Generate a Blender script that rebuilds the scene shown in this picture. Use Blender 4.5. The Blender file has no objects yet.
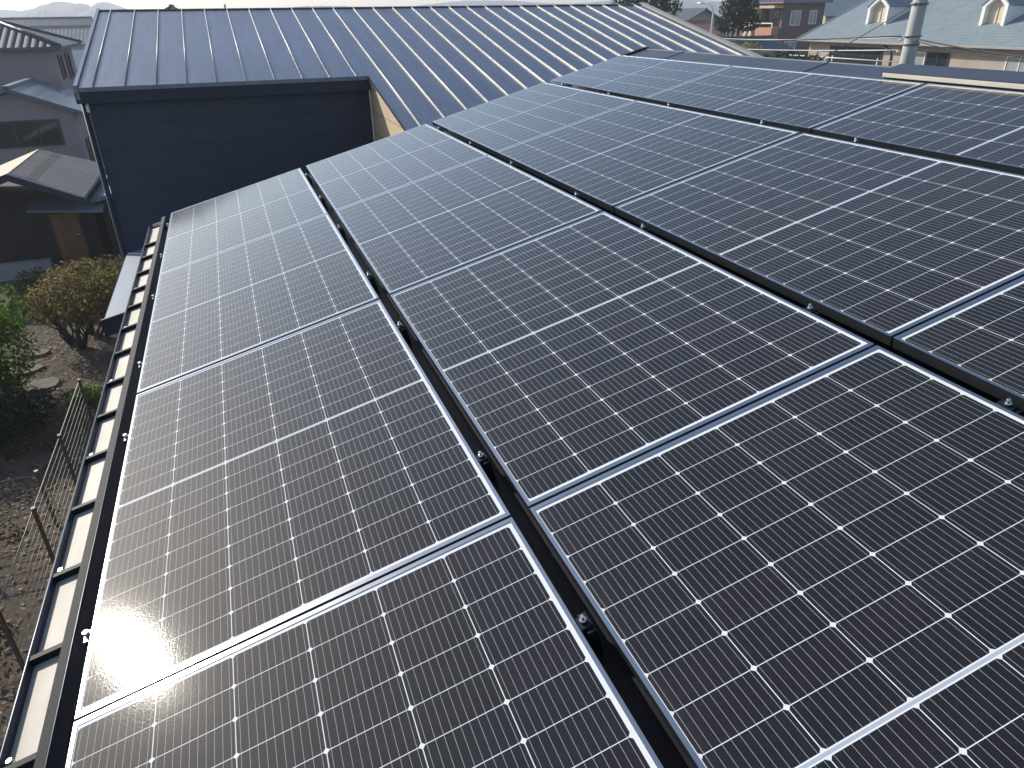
import bpy, math, random
from mathutils import Vector, Matrix
random.seed(7)
C = bpy.context.scene.collection
scn = bpy.context.scene
R = math.radians

# ------------------------------------------------------------------ camera, sky, sun, exposure
PITCH = R(14.5); ZE = 5.5                      # pitch of the solar roof and height of its eave (top of the panels)
cp, sp = math.cos(PITCH), math.sin(PITCH)
def W(s, u, n):                                # roof coordinates (up the slope, along the eave, off the roof) -> world
    return Vector((s*cp - n*sp, u, ZE + s*sp + n*cp))
def D3(v): return Vector((v[0]*cp - v[2]*sp, v[1], v[0]*sp + v[2]*cp))
MROOF = Matrix(((cp, 0, -sp), (0, 1, 0), (sp, 0, cp)))

cam = bpy.data.cameras.new('camera'); co = bpy.data.objects.new('camera', cam); C.objects.link(co)
rx = D3((0.90246204, -0.35311420, -0.24672378)); ry = D3((-0.39017032, -0.42731583, -0.81557851)); rz = D3((0.18256338, 0.83229294, -0.52341099))
rot = Matrix((rx, -ry, -rz)).transposed()
co.matrix_world = Matrix.Translation((0.58092, -6.63821, 6.96022)) @ rot.to_4x4()
cam.sensor_width = 36; cam.lens = 715.08/1024*36; cam.clip_start = 0.05; cam.clip_end = 6000
scn.camera = co

SUN = Vector((-0.506, 0.718, 0.477)).normalized()
EL = math.asin(SUN.z); AZ = math.atan2(SUN.x, SUN.y)
wld = bpy.data.worlds.new('World'); scn.world = wld; wld.use_nodes = True
nt = wld.node_tree; bg = nt.nodes['Background']
sky = nt.nodes.new('ShaderNodeTexSky'); sky.sky_type = 'NISHITA'; sky.sun_disc = False
sky.sun_elevation = EL; sky.sun_rotation = AZ; sky.air_density = 1.0; sky.dust_density = 0.9; sky.ozone_density = 1.0
nt.links.new(sky.outputs[0], bg.inputs[0]); bg.inputs[1].default_value = 0.13
sl = bpy.data.lights.new('sun', 'SUN'); sl.energy = 4.0; sl.angle = R(0.53); sl.color = (1, 0.93, 0.82)
so = bpy.data.objects.new('sun', sl); C.objects.link(so); so.rotation_euler = (-SUN).to_track_quat('-Z', 'Y').to_euler()
scn.view_settings.view_transform = 'Standard'; scn.view_settings.look = 'None'; scn.view_settings.gamma = 1
scn.view_settings.exposure = 0.40

# ------------------------------------------------------------------ helpers
class MB:
    def __init__(s): s.v = []; s.f = []; s.m = []; s.sm = []
    def face(s, pts, mi=0, smooth=False):
        b = len(s.v); s.v += [tuple(p) for p in pts]; s.f.append(tuple(range(b, b+len(pts)))); s.m.append(mi); s.sm.append(smooth)
    def hexa(s, p, mi=0):                      # eight corners: bottom ring then top ring
        b = len(s.v); s.v += [tuple(q) for q in p]
        for q in ((3,2,1,0), (4,5,6,7), (0,1,5,4), (1,2,6,5), (2,3,7,6), (3,0,4,7)):
            s.f.append(tuple(b+i for i in q)); s.m.append(mi); s.sm.append(False)
    def box(s, a, b, mi=0, fn=None):
        (x0,y0,z0),(x1,y1,z1) = a, b
        p = [(x0,y0,z0),(x1,y0,z0),(x1,y1,z0),(x0,y1,z0),(x0,y0,z1),(x1,y0,z1),(x1,y1,z1),(x0,y1,z1)]
        s.hexa([fn(*q) for q in p] if fn else p, mi)
    def tube(s, pts, rad, n=8, mi=0, cap=True):
        pts = [Vector(p) for p in pts]; rads = rad if isinstance(rad, (list, tuple)) else [rad]*len(pts)
        base = len(s.v); t0 = None
        for i, p in enumerate(pts):
            t = (pts[min(i+1, len(pts)-1)] - pts[max(i-1, 0)]).normalized()
            a = t.orthogonal().normalized() if t0 is None else (t0 - t*t0.dot(t)).normalized()
            t0 = a; b = t.cross(a)
            for k in range(n):
                an = 2*math.pi*k/n; s.v.append(tuple(p + (a*math.cos(an) + b*math.sin(an))*rads[i]))
        for i in range(len(pts)-1):
            for k in range(n):
                s.f.append((base+i*n+k, base+i*n+(k+1)%n, base+(i+1)*n+(k+1)%n, base+(i+1)*n+k)); s.m.append(mi); s.sm.append(True)
        if cap:
            s.f.append(tuple(base+k for k in reversed(range(n)))); s.m.append(mi); s.sm.append(False)
            e = base+(len(pts)-1)*n; s.f.append(tuple(e+k for k in range(n))); s.m.append(mi); s.sm.append(False)
    def build(s, name, mats, parent=None, origin=(0,0,0)):
        if not isinstance(mats, (list, tuple)): mats = [mats]
        me = bpy.data.meshes.new(name); o = Vector(origin)
        me.from_pydata([tuple(Vector(v)-o) for v in s.v], [], s.f)
        for m in mats: me.materials.append(m)
        me.polygons.foreach_set('material_index', s.m); me.polygons.foreach_set('use_smooth', s.sm); me.update()
        ob = bpy.data.objects.new(name, me); C.objects.link(ob)
        if parent: ob.parent = parent
        else: ob.location = o
        return ob
def tag(o, label, cat, group=None):
    o['label'] = label; o['category'] = cat
    if group: o['group'] = group
    return o
def thing(name, label, cat, loc=(0,0,0), group=None):
    o = bpy.data.objects.new(name, None); C.objects.link(o); o.location = loc; o.empty_display_size = .1
    return tag(o, label, cat, group)
def bevel(o, w=.004, seg=2):
    m = o.modifiers.new('bevel', 'BEVEL'); m.width = w; m.segments = seg; m.limit_method = 'ANGLE'; m.harden_normals = False
    return o

# ------------------------------------------------------------------ materials
class NT:
    def __init__(s, name):
        s.mat = bpy.data.materials.new(name); s.mat.use_nodes = True; s.t = s.mat.node_tree
        s.b = s.t.nodes['Principled BSDF']
    def n(s, ty, **kw):
        x = s.t.nodes.new(ty)
        for k, v in kw.items(): setattr(x, k, v)
        return x
    def set(s, sock, v):
        if hasattr(v, 'is_output') or hasattr(v, 'links'): s.t.links.new(v, sock)
        else: sock.default_value = v
    def math(s, op, a, b=None, c=None):
        x = s.n('ShaderNodeMath', operation=op); s.set(x.inputs[0], a)
        if b is not None: s.set(x.inputs[1], b)
        if c is not None: s.set(x.inputs[2], c)
        return x.outputs[0]
    def mix(s, f, a, b):
        x = s.n('ShaderNodeMix', data_type='RGBA'); s.set(x.inputs[0], f)
        s.set(x.inputs[6], a if hasattr(a, 'links') else (*a, 1)); s.set(x.inputs[7], b if hasattr(b, 'links') else (*b, 1))
        return x.outputs[2]
    def coord(s, out='Object'): return s.n('ShaderNodeTexCoord').outputs[out]
    def noise(s, scale, detail=4, rough=.6, vec=None, stretch=None):
        x = s.n('ShaderNodeTexNoise'); x.inputs['Scale'].default_value = scale; x.inputs['Detail'].default_value = detail; x.inputs['Roughness'].default_value = rough
        v = vec or s.coord()
        if stretch:
            m = s.n('ShaderNodeMapping'); m.inputs['Scale'].default_value = stretch; s.t.links.new(v, m.inputs[0]); v = m.outputs[0]
        s.t.links.new(v, x.inputs['Vector']); return x.outputs[0]
    def ramp(s, f, stops):
        x = s.n('ShaderNodeValToRGB'); s.t.links.new(f, x.inputs[0]); e = x.color_ramp.elements
        while len(e) < len(stops): e.new(.5)
        for i, (p, c) in enumerate(stops): e[i].position = p; e[i].color = (*c, 1)
        return x.outputs[0]
    def bump(s, h, strength=.3, dist=.01):
        x = s.n('ShaderNodeBump'); x.inputs['Strength'].default_value = strength; x.inputs['Distance'].default_value = dist
        s.t.links.new(h, x.inputs['Height']); s.t.links.new(x.outputs[0], s.b.inputs['Normal'])
    def P(s, **kw):
        for k, v in kw.items(): s.set(s.b.inputs[k.replace('_', ' ')], v)
        return s
def mottled(name, c0, c1, scale=3, rough=.8, bump=0, bscale=None, dist=.01, metallic=0, stretch=None, spec=.5):
    t = NT(name); f = t.noise(scale, 5, .65, stretch=stretch); col = t.ramp(f, [(.3, c0), (.7, c1)])
    t.P(Base_Color=col, Roughness=rough, Metallic=metallic); t.b.inputs['Specular IOR Level'].default_value = spec
    if bump: t.bump(t.noise(bscale or scale*4, 4), bump, dist)
    return t.mat

def make_cells(ncol):
    """The laminate of a panel: half-cut cells, busbars, white backsheet lines, seen through textured glass."""
    t = NT('solar_cells'); xyz = t.n('ShaderNodeSeparateXYZ'); t.t.links.new(t.coord(), xyz.inputs[0]); x, y = xyz.outputs[0], xyz.outputs[1]
    M = t.math
    ax = M('SUBTRACT', x, .0125); ix = M('FLOOR', M('DIVIDE', ax, .184)); px = M('SUBTRACT', ax, M('MULTIPLY', ix, .184))
    yc = M('SUBTRACT', y, .861); yy = M('SUBTRACT', M('ABSOLUTE', yc), .0065); iy = M('FLOOR', M('DIVIDE', yy, .0928)); py = M('SUBTRACT', yy, M('MULTIPLY', iy, .0928))
    dx = M('MINIMUM', px, M('SUBTRACT', .182, px)); dy = M('MINIMUM', py, M('SUBTRACT', .0910, py))
    inside = M('MULTIPLY', M('GREATER_THAN', dx, 0), M('GREATER_THAN', dy, 0))
    inside = M('MULTIPLY', inside, M('GREATER_THAN', M('ADD', dx, dy), .0058))
    inside = M('MULTIPLY', inside, M('MULTIPLY', M('GREATER_THAN', yy, 0), M('LESS_THAN', yy, .8342)))
    inside = M('MULTIPLY', inside, M('MULTIPLY', M('GREATER_THAN', ax, 0), M('LESS_THAN', ax, .184*ncol-.001)))
    bb = M('LESS_THAN', M('ABSOLUTE', M('SUBTRACT', M('FRACT', M('DIVIDE', px, .0182)), .5)), .024)
    # a little tint from cell to cell
    side = M('GREATER_THAN', yc, 0)
    cmb = t.n('ShaderNodeCombineXYZ'); t.set(cmb.inputs[0], ix); t.set(cmb.inputs[1], M('ADD', iy, M('MULTIPLY', side, 20))); 
    oi = t.n('ShaderNodeObjectInfo'); t.set(cmb.inputs[2], oi.outputs['Random'])
    wn = t.n('ShaderNodeTexWhiteNoise', noise_dimensions='3D'); t.t.links.new(cmb.outputs[0], wn.inputs[0])
    cell = t.ramp(wn.outputs[0], [(0, (.0085, .0098, .0130)), (.5, (.0105, .0108, .0135)), (1, (.0130, .0112, .0150))])
    col = t.mix(bb, cell, (.34, .35, .36))
    col = t.mix(inside, (.66, .68, .70), col)
    rib = M('MULTIPLY', M('LESS_THAN', M('ABSOLUTE', yc), .0034), M('LESS_THAN', M('ABSOLUTE', M('SUBTRACT', ax, .092*ncol-.001)), .092*ncol-.012))
    col = t.mix(rib, col, (.36, .40, .47))
    # dust film
    du = t.noise(2.3, 6, .7); dus = t.noise(60, 3, .7)
    edge = M('MULTIPLY', M('POWER', M('MAXIMUM', 0, M('SUBTRACT', 1, M('DIVIDE', x, .07))), 2), .10)
    runs = M('POWER', t.noise(9, 3, .7, stretch=(.12, 2.2, 1)), 4)
    dust = M('MULTIPLY', M('MULTIPLY', du, dus), M('ADD', M('ADD', .028, edge), M('MULTIPLY', runs, .18)))
    col = t.mix(dust, col, (.42, .40, .36))
    t.P(Base_Color=col, Roughness=.5, IOR=1.45, Coat_Weight=1.0, Coat_Roughness=.063, Coat_IOR=1.37, Sheen_Weight=.03, Sheen_Roughness=.32, Sheen_Tint=(.92, .88, .78, 1))
    t.b.inputs['Specular IOR Level'].default_value = .030
    nz = t.noise(230, 0, .5); bp = t.n('ShaderNodeBump'); bp.inputs['Strength'].default_value = 1; bp.inputs['Distance'].default_value = .00007
    t.t.links.new(nz, bp.inputs['Height']); t.t.links.new(bp.outputs[0], t.b.inputs['Coat Normal'])
    return t.mat
M_CELL = {6: make_cells(6), 4: make_cells(4)}
def metal(name, c, rough=.35, metallic=.9, var=.15, scale=6, stretch=None, bump=0):
    return mottled(name, tuple(v*(1-var) for v in c), tuple(min(1, v*(1+var)) for v in c), scale, rough, bump, None, .002, metallic, stretch)
M_ALU = metal('anodised_aluminium', (.36, .39, .43), .22, .95, .06, 12)
M_RAILBLK = mottled('black_anodised', (.007, .008, .013), (.012, .013, .019), 6, .6, spec=.2)
M_BOLT = metal('stainless_bolt', (.6, .6, .6), .25, 1)
M_ROOFDK = mottled('dark_roof_sheet', (.018, .020, .026), (.028, .030, .038), 2, .45, .1, 30, .002)
M_RIDGE = metal('ridge_cap_paint', (.055, .066, .092), .42, .25, .1, 3)
M_EAVE = mottled('eave_rail_paint', (.011, .015, .020), (.016, .021, .027), 5, .65, spec=.15)
M_GUTTER = metal('gutter_paint', (.035, .042, .070), .30, .3, .12, 5)
M_GUTIN = mottled('gutter_lining', (.34, .31, .25), (.52, .48, .40), 9, .6, .15, 40, .002, stretch=(1, .25, 1))
M_LITFLASH = mottled('sunlit_flashing', (.62, .58, .50), (.72, .68, .60), 4, .5)  # galvanised strip, its bright sun reflection put into the colour
M_WALLDK = NT('dark_siding')
def siding(name, c0, c1, axis=2, period=.18, rough=.55, mort=.35):
    t = NT(name); xyz = t.n('ShaderNodeSeparateXYZ'); t.t.links.new(t.coord(), xyz.inputs[0])
    fr = t.math('FRACT', t.math('DIVIDE', xyz.outputs[axis], period)); g = t.math('LESS_THAN', fr, .07)
    nz = t.noise(2.2, 5, .7); col = t.ramp(nz, [(.3, c0), (.7, c1)])
    ot = xyz.outputs[0] if axis == 2 else xyz.outputs[2]
    jn = t.math('LESS_THAN', t.math('FRACT', t.math('DIVIDE', t.math('ADD', ot, t.math('MULTIPLY', t.math('FLOOR', t.math('DIVIDE', xyz.outputs[axis], period)), .91)), 3.03)), .004)
    g = t.math('MAXIMUM', g, jn)
    col = t.mix(t.math('MULTIPLY', g, mort), col, (0, 0, 0)); t.P(Base_Color=col, Roughness=rough)
    t.bump(t.math('ADD', t.math('MULTIPLY', g, -1.0), t.math('MULTIPLY', t.noise(70, 3), .25)), .5, .006)
    return t.mat
M_WALLDK = siding('dark_blue_siding', (.022, .033, .060), (.030, .043, .076), 2, .30, .6, .12)
M_WALLBG = siding('beige_siding', (.50, .38, .24), (.60, .46, .30), 2, .30, .7)
M_FASCIA = mottled('dark_fascia', (.020, .027, .046), (.026, .034, .055), 4, .5, spec=.3)
M_BLUEROOF = mottled('pale_blue_sheet', (.17, .21, .28), (.21, .255, .33), 3, .6, spec=.25, stretch=(1, .2, 1))
def seam_metal():
    t = NT('standing_seam_metal'); nz = t.noise(1.3, 5, .7, stretch=(6, .35, 1)); sc = t.noise(.6, 3)
    col = t.ramp(nz, [(.3, (.130, .150, .200)), (.7, (.180, .200, .255))])
    st = t.ramp(t.noise(7, 4, .7, stretch=(1.6, .07, 1)), [(.50, (0, 0, 0)), (.78, (.45, .45, .45))]); col = t.mix(st, col, (.10, .105, .115))
    t.P(Base_Color=col, Roughness=t.math('ADD', .29, t.math('MULTIPLY', sc, .12)), Metallic=.8)
    t.bump(t.noise(1.6, 3, .5, stretch=(2.2, .7, 1)), .22, .03); return t.mat
M_SEAM = seam_metal()
M_SEAMRIB = metal('seam_fold', (.33, .32, .29), .44, .45, .08, 4)
def tiles(name, c0, c1, pu, pv, axis_u=0, axis_v=1, rough=.6, strength=.5, dist=.03, wav=True, spec=.5):
    t = NT(name); xyz = t.n('ShaderNodeSeparateXYZ'); t.t.links.new(t.coord(), xyz.inputs[0])
    u, v = xyz.outputs[axis_u], xyz.outputs[axis_v]
    hv = t.math('FRACT', t.math('DIVIDE', v, pv))
    if wav: hu = t.math('ABSOLUTE', t.math('SINE', t.math('MULTIPLY', u, math.pi/pu)))
    else:
        off = t.math('MULTIPLY', t.math('FLOOR', t.math('DIVIDE', v, pv)), .37)
        hu = t.math('GREATER_THAN', t.math('FRACT', t.math('ADD', t.math('DIVIDE', u, pu), off)), .06)
    nz = t.noise(1.4, 5, .7); col = t.ramp(nz, [(.28, c0), (.72, c1)])
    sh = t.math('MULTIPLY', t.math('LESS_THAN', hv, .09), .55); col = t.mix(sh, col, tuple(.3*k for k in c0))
    t.P(Base_Color=col, Roughness=rough); t.b.inputs['Specular IOR Level'].default_value = spec
    t.bump(t.math('ADD', hu, t.math('MULTIPLY', hv, .5)), strength, dist); return t.mat
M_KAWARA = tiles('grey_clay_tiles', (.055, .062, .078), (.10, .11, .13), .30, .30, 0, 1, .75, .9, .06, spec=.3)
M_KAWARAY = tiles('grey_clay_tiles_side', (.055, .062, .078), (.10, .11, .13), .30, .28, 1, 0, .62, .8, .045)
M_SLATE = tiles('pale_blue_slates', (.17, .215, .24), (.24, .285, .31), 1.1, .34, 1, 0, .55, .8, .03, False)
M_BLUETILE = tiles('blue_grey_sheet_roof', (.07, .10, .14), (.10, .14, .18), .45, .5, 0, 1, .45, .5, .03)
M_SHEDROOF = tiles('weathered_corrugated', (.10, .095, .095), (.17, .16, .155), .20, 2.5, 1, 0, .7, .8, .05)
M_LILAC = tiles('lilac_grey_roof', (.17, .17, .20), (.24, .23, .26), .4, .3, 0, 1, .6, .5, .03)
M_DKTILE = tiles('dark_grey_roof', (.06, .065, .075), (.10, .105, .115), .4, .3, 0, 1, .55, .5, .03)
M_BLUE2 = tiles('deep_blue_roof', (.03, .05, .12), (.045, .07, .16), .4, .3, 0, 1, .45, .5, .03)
M_REDTILE = tiles('terracotta_roof', (.26, .12, .08), (.34, .17, .11), .3, .3, 0, 1, .7, .5, .03)
M_PINK = mottled('greyish_pink_render', (.27, .225, .235), (.33, .275, .28), 1.5, .85, .2, 30)
M_TAN = mottled('tan_render', (.42, .34, .26), (.50, .41, .32), 1.2, .85, .2, 30)
M_BROWN = siding('brown_brick_wall', (.13, .095, .075), (.18, .13, .105), 2, .12, .85, .3)
M_ORANGE = mottled('orange_panel', (.40, .19, .11), (.48, .24, .14), 2, .7)
M_CREAMWALL_LITSLOPE = mottled('cream_render_and_lit_slope', (.55, .47, .36), (.62, .54, .42), 1.5, .85, .2, 30)  # cream walls, and the sunlight painted on the shed's left slope
M_GREYWALL = mottled('grey_render', (.28, .28, .28), (.36, .35, .34), 1.5, .85, .2, 30)
M_WHITE = mottled('white_paint', (.70, .69, .66), (.80, .79, .76), 3, .55)
M_DKWOOD = siding('dark_timber_boards', (.022, .015, .014), (.036, .025, .022), 0, .16, .8)
M_ORDOOR = mottled('orange_brown_door', (.20, .085, .03), (.27, .12, .045), 2, .6, .2, 25, stretch=(3, 3, .3))
M_DARKFR = mottled('dark_frame', (.02, .02, .025), (.035, .035, .04), 5, .5)
M_CONC = mottled('concrete', (.24, .24, .235), (.34, .335, .32), 2.5, .85, .3, 40)
def glass():
    t = NT('window_glass'); t.P(Base_Color=(.02, .025, .03, 1), Roughness=.06, IOR=1.5); t.bump(t.noise(.7, 2), .05, .02); return t.mat
M_GLASS = glass()
M_CURTAIN = mottled('curtained_glass', (.22, .25, .25), (.36, .39, .38), 3, .25, stretch=(4, 4, .4))
M_RUST = mottled('rusty_steel', (.10, .055, .035), (.17, .10, .07), 14, .85)
M_WIRE = metal('galvanised_wire', (.26, .26, .23), .6, .4)
M_CABLE = mottled('cable_sheath', (.02, .02, .02), (.03, .03, .03), 5, .6)
M_CABLEPALE = mottled('pale_cable_cover', (.45, .46, .45), (.55, .56, .54), 5, .6)
def leaf(name, cols, transl=.3):
    t = NT(name); g = t.n('ShaderNodeNewGeometry'); n = len(cols)
    col = t.ramp(g.outputs['Random Per Island'], [(i/(n-1), c) for i, c in enumerate(cols)])
    t.P(Base_Color=col, Roughness=.65); t.b.inputs['Specular IOR Level'].default_value = .15
    tr = t.n('ShaderNodeBsdfTranslucent'); t.t.links.new(col, tr.inputs[0]); mx = t.n('ShaderNodeMixShader'); mx.inputs[0].default_value = transl
    out = t.t.nodes['Material Output']; t.t.links.new(t.b.outputs[0], mx.inputs[1]); t.t.links.new(tr.outputs[0], mx.inputs[2]); t.t.links.new(mx.outputs[0], out.inputs[0])
    return t.mat
M_LGOLD = leaf('russet_leaves', [(.06, .06, .02), (.14, .13, .04), (.22, .13, .04), (.32, .27, .10), (.07, .08, .025), (.11, .075, .04)], .5)
M_LGREEN = leaf('bright_green_leaves', [(.05, .09, .015), (.10, .19, .025), (.15, .24, .035), (.07, .13, .02)], .5)
M_LDARK = leaf('dark_green_leaves', [(.015, .03, .012), (.025, .05, .02), (.04, .065, .022)], .25)
M_LOLIVE = leaf('olive_leaves', [(.05, .06, .022), (.09, .10, .04), (.12, .12, .055)], .3)
M_BARK = mottled('bark', (.05, .038, .028), (.09, .07, .055), 9, .9, .5, 40)
def ground_mat():
    t = NT('garden_soil'); a = t.noise(.45, 6, .65); b = t.noise(11, 5, .75)
    c = t.ramp(a, [(.36, (.030, .027, .019)), (.5, (.085, .064, .045)), (.64, (.042, .044, .024))])
    l = t.ramp(b, [(.50, (0, 0, 0)), (.66, (.6, .6, .6))]); c = t.mix(l, c, (.17, .11, .07))
    t.P(Base_Color=c, Roughness=.95); t.bump(b, .9, .05); return t.mat
M_GROUND = ground_mat()

# ------------------------------------------------------------------ setting: ground, hills
g = MB(); g.face([(-3000,-1500,0),(3000,-1500,0),(3000,4000,0),(-3000,4000,0)]); o = g.build('ground', M_GROUND); o['kind'] = 'structure'
def hills():
    m = MB(); nx, ny = 520, 10; X0, X1, Y0, Y1 = -900, 900, 1000, 1400
    peaks = [(-168, 13, 15), (-185, 10, 14), (-152, 9, 9), (-128, 12, 11), (-112, 8, 14), (-205, 5, 16), (-250, 8, 40), (-330, 12, 50), (-60, 5, 60), (150, 9, 90), (400, 14, 120), (-600, 18, 120), (700, 14, 150)]
    rnd = random.Random(3); grid = []
    for j in range(ny+1):
        row = []
        for i in range(nx+1):
            x = X0+(X1-X0)*i/nx; y = Y0+(Y1-Y0)*j/ny; z = 10
            for (p, h, w) in peaks: z += h*math.exp(-((x-p)/w)**2)
            z = z*math.sin(math.pi*min(1, max(0, j/ny)))**.5 + rnd.uniform(-.8, .8)
            row.append((x, y, z))
        grid.append(row)
    for j in range(ny):
        for i in range(nx): m.face([grid[j][i], grid[j][i+1], grid[j+1][i+1], grid[j+1][i]])
    return m.build('hills', mottled('wooded_hill', (.030, .045, .04), (.05, .065, .05), .04, .95))
hills()['kind'] = 'structure'

# ------------------------------------------------------------------ the house under the panels
U0, U1 = -10.0, .05                            # the roof runs along the eave from behind the camera to the far rake
SR = 4.69                                      # slope length to the ridge
house = thing('solar_house', 'dark house whose low pitched roof carries the rows of solar panels', 'house', (2.4, -5, 0))
HO = (2.4, -5, 0)
m = MB(); m.box((-.13, U0, -.19), (SR, U1, -.115), 0, W)
xr = W(SR, 0, 0).x; bs = lambda s, u, n: Vector((2*xr - W(s, u, n).x, u, W(s, u, n).z))
m.box((-.13, U0, -.19), (SR-.001, U1, -.117), 0, bs)
m.build('roof', M_ROOFDK, house, HO)
m = MB(); zr = W(SR, 0, -.2).z; x0, x1 = .35, 2*xr-.35
for (y0, y1) in ((U0+.3, U0+.45), (U1-.45, U1-.3)):
    pts = [(x0, 0), (x1, 0), (x1, W(.35, 0, -.2).z), (xr, zr), (x0, W(.35, 0, -.2).z)]
    m.face([(a, y0, b) for a, b in pts]); m.face([(a, y1, b) for a, b in reversed(pts)])
m.box((x0, U0+.3, 0), (x0+.15, U1-.3, W(.35, 0, -.2).z)); m.box((x1-.15, U0+.3, 0), (x1, U1-.3, W(.35, 0, -.2).z))
m.build('wall', M_WALLDK, house, HO)
# eave: flat rail in front of the panels, gutter, brackets
m = MB(); m.box((-.122, U0, -.076), (-.093, U1+.20, -.055), 0, W); m.box((-.0925, U0, -.115), (-.0890, U1+.20, -.053), 1, W)
bevel(m.build('eave_rail', [M_EAVE, M_GUTTER], house, HO), .0015)
m = MB()
m.box((-.219, U0, -.125), (-.210, U1-.02, -.0600), 0, W)                    # outer lip
m.tube([W(-.2145, U0, -.0585), W(-.2145, U1-.02, -.0585)], .0058, 10)
m.box((-.2098, U0, -.125), (-.1245, U1-.02, -.0865), 0, W)
m.box((-.2095, U0, -.0860), (-.1240, U1-.02, -.0800), 1, W)
gut = m.build('gutter', [M_GUTTER, M_GUTIN], house, HO)
jg = random.Random(2)
for k in range(27):
    u = -.55 - .358*k + jg.uniform(-.012, .012)
    if u < U0: break
    m = MB(); m.box((-.2095, u-.009, -.0795), (-.1225, u+.009, -.0565), 0, W)
    m.build('gutter_bracket', M_RAILBLK, gut, HO)
    if k % 2 == 1 and k < 20:
        m = MB(); m.tube([W(-.196, u+.03, -.0795), W(-.196, u+.03, -.062)], .008, 6); m.build('screw', M_BOLT, gut, HO)
m = MB(); m.box((-.195, .07, -.075), (-.123, .085, -.055), 0, W); m.build('rail_end_tab', M_ALU, house, HO)
# ridge
m = MB(); m.box((4.37, -3.13, -.112), (SR+.0, U1+.07, -.045), 0, W); m.box((4.52, U0, -.112), (SR+.0, -3.131, -.046), 0, W); m.box((4.37, U0, -.112), (SR, U1+.07, -.0455), 0, bs)
m.box((4.355, -3.12, -.112), (4.369, U1+.07, -.075), 0, W)
for u in (-.55, -2.35): m.box((4.372, u-.006, -.0445), (SR, u+.006, -.0405), 0, W)
bevel(m.build('ridge_cap', M_RIDGE, house, HO), .004)
m = MB(); m.box((4.385, U0, -.112), (4.505, -3.135, .026), 0, W); m.box((4.368, U0, .0265), (4.515, -3.125, .033), 0, W)
m.box((4.362, U0, .004), (4.384, -3.14, .026), 1, W); m.box((4.372, U0, -.112), (4.3845, -3.14, .0035), 0, W)  # front strip, sunlight on it painted as cream
m.build('ridge_vent', [M_RIDGE, M_LITFLASH], house, HO)
m = MB(); m.box((4.36, U1+.071, -.16), (SR, U1+.12, -.03), 0, W); m.box((4.36, U1+.071, -.16), (SR, U1+.12, -.03), 0, bs)
m.build('ridge_end_cap', M_RAILBLK, house, HO)
m = MB(); m.box((-.08, U1+.002, -.20), (SR, U1+.016, -.085), 0, W); m.build('rake_trim', M_FASCIA, house, HO)
# lower canopy beside the eave
m = MB()
m.hexa([(-1.08, 1.78, 3.93), (.34, 1.78, 4.27), (.34, 4.52, 4.27), (-1.08, 4.52, 3.93), (-1.08, 1.78, 4.00), (.34, 1.78, 4.34), (.34, 4.52, 4.34), (-1.08, 4.52, 4.00)], 0)
m.hexa([(-1.10, 1.75, 3.83), (.34, 1.75, 4.17), (.34, 1.778, 4.17), (-1.10, 1.778, 3.83), (-1.10, 1.75, 4.03), (.34, 1.75, 4.37), (.34, 1.778, 4.37), (-1.10, 1.778, 4.03)], 1)
m.box((-1.09, 1.78, 3.80), (-1.082, 4.52, 3.995), 1)
m.box((-.80, 2.0, 0), (.34, 4.5, 3.85), 2)
m.build('window_canopy', [M_BLUEROOF, M_FASCIA, M_WALLDK], house, HO)

# ------------------------------------------------------------------ solar panels
PL, PW, PN = 1.722, 1.134, .767
SROW = [0, PW+.0525, 2*PW+.1115, 3*PW+.1700]
UCOL = [-PL, -2*PL-.0133, -3*PL-.0423, -4*PL-.0613]      # near edge of the columns, far rake first
def panel_meshes(w):
    f = MB(); L = .0095; E = .0045
    for a, b in (((0,-E,-.035),(L,PL+E,0)), ((w-L,-E,-.035),(w,PL+E,0)), ((L+.0002,-E,-.035),(w-L-.0002,L,0)), ((L+.0002,PL-L,-.035),(w-L-.0002,PL+E,0))): f.box(a, b)
    gl = MB(); gl.face([(L-.001, L-.001, -.0022), (w-L+.001, L-.001, -.0022), (w-L+.001, PL-L+.001, -.0022), (L-.001, PL-L+.001, -.0022)])
    gl.face([(L+.001, L+.001, -.030), (L+.001, PL-L-.001, -.030), (w-L-.001, PL-L-.001, -.030), (w-L-.001, L+.001, -.030)])
    return f, gl
def make_panel(w, lab):
    r = thing('solar_module', lab, 'solar panel', group='solar panels on the roof')
    f, gl = panel_meshes(w); f.build('frame', M_ALU, r); gl.build('glass', M_CELL[4 if w == PN else 6], r)
    return r
def copy_tree(o, parent=None):
    c = o.copy(); C.objects.link(c)
    if parent: c.parent = parent
    for ch in list(o.children): copy_tree(ch, c)
    return c
ROWN = ['wide black solar panel along the eave', 'wide black solar panel second up from the eave', 'wide black solar panel third up from the eave', 'narrow black solar panel under the ridge']
COLN = ['at the far rake end', 'second from the far rake', 'third from the far rake', 'nearest the camera']
protos = {}
jit = random.Random(11)
for r in range(4):
    for c in range(4):
        w = PN if r == 3 else PW; lab = ROWN[r] + ', ' + COLN[c]
        if w not in protos: p = protos[w] = make_panel(w, lab)
        else: p = copy_tree(protos[w]); p['label'] = lab
        p.matrix_world = Matrix.Translation(W(SROW[r], UCOL[c], 0)) @ MROOF.to_4x4()

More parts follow.
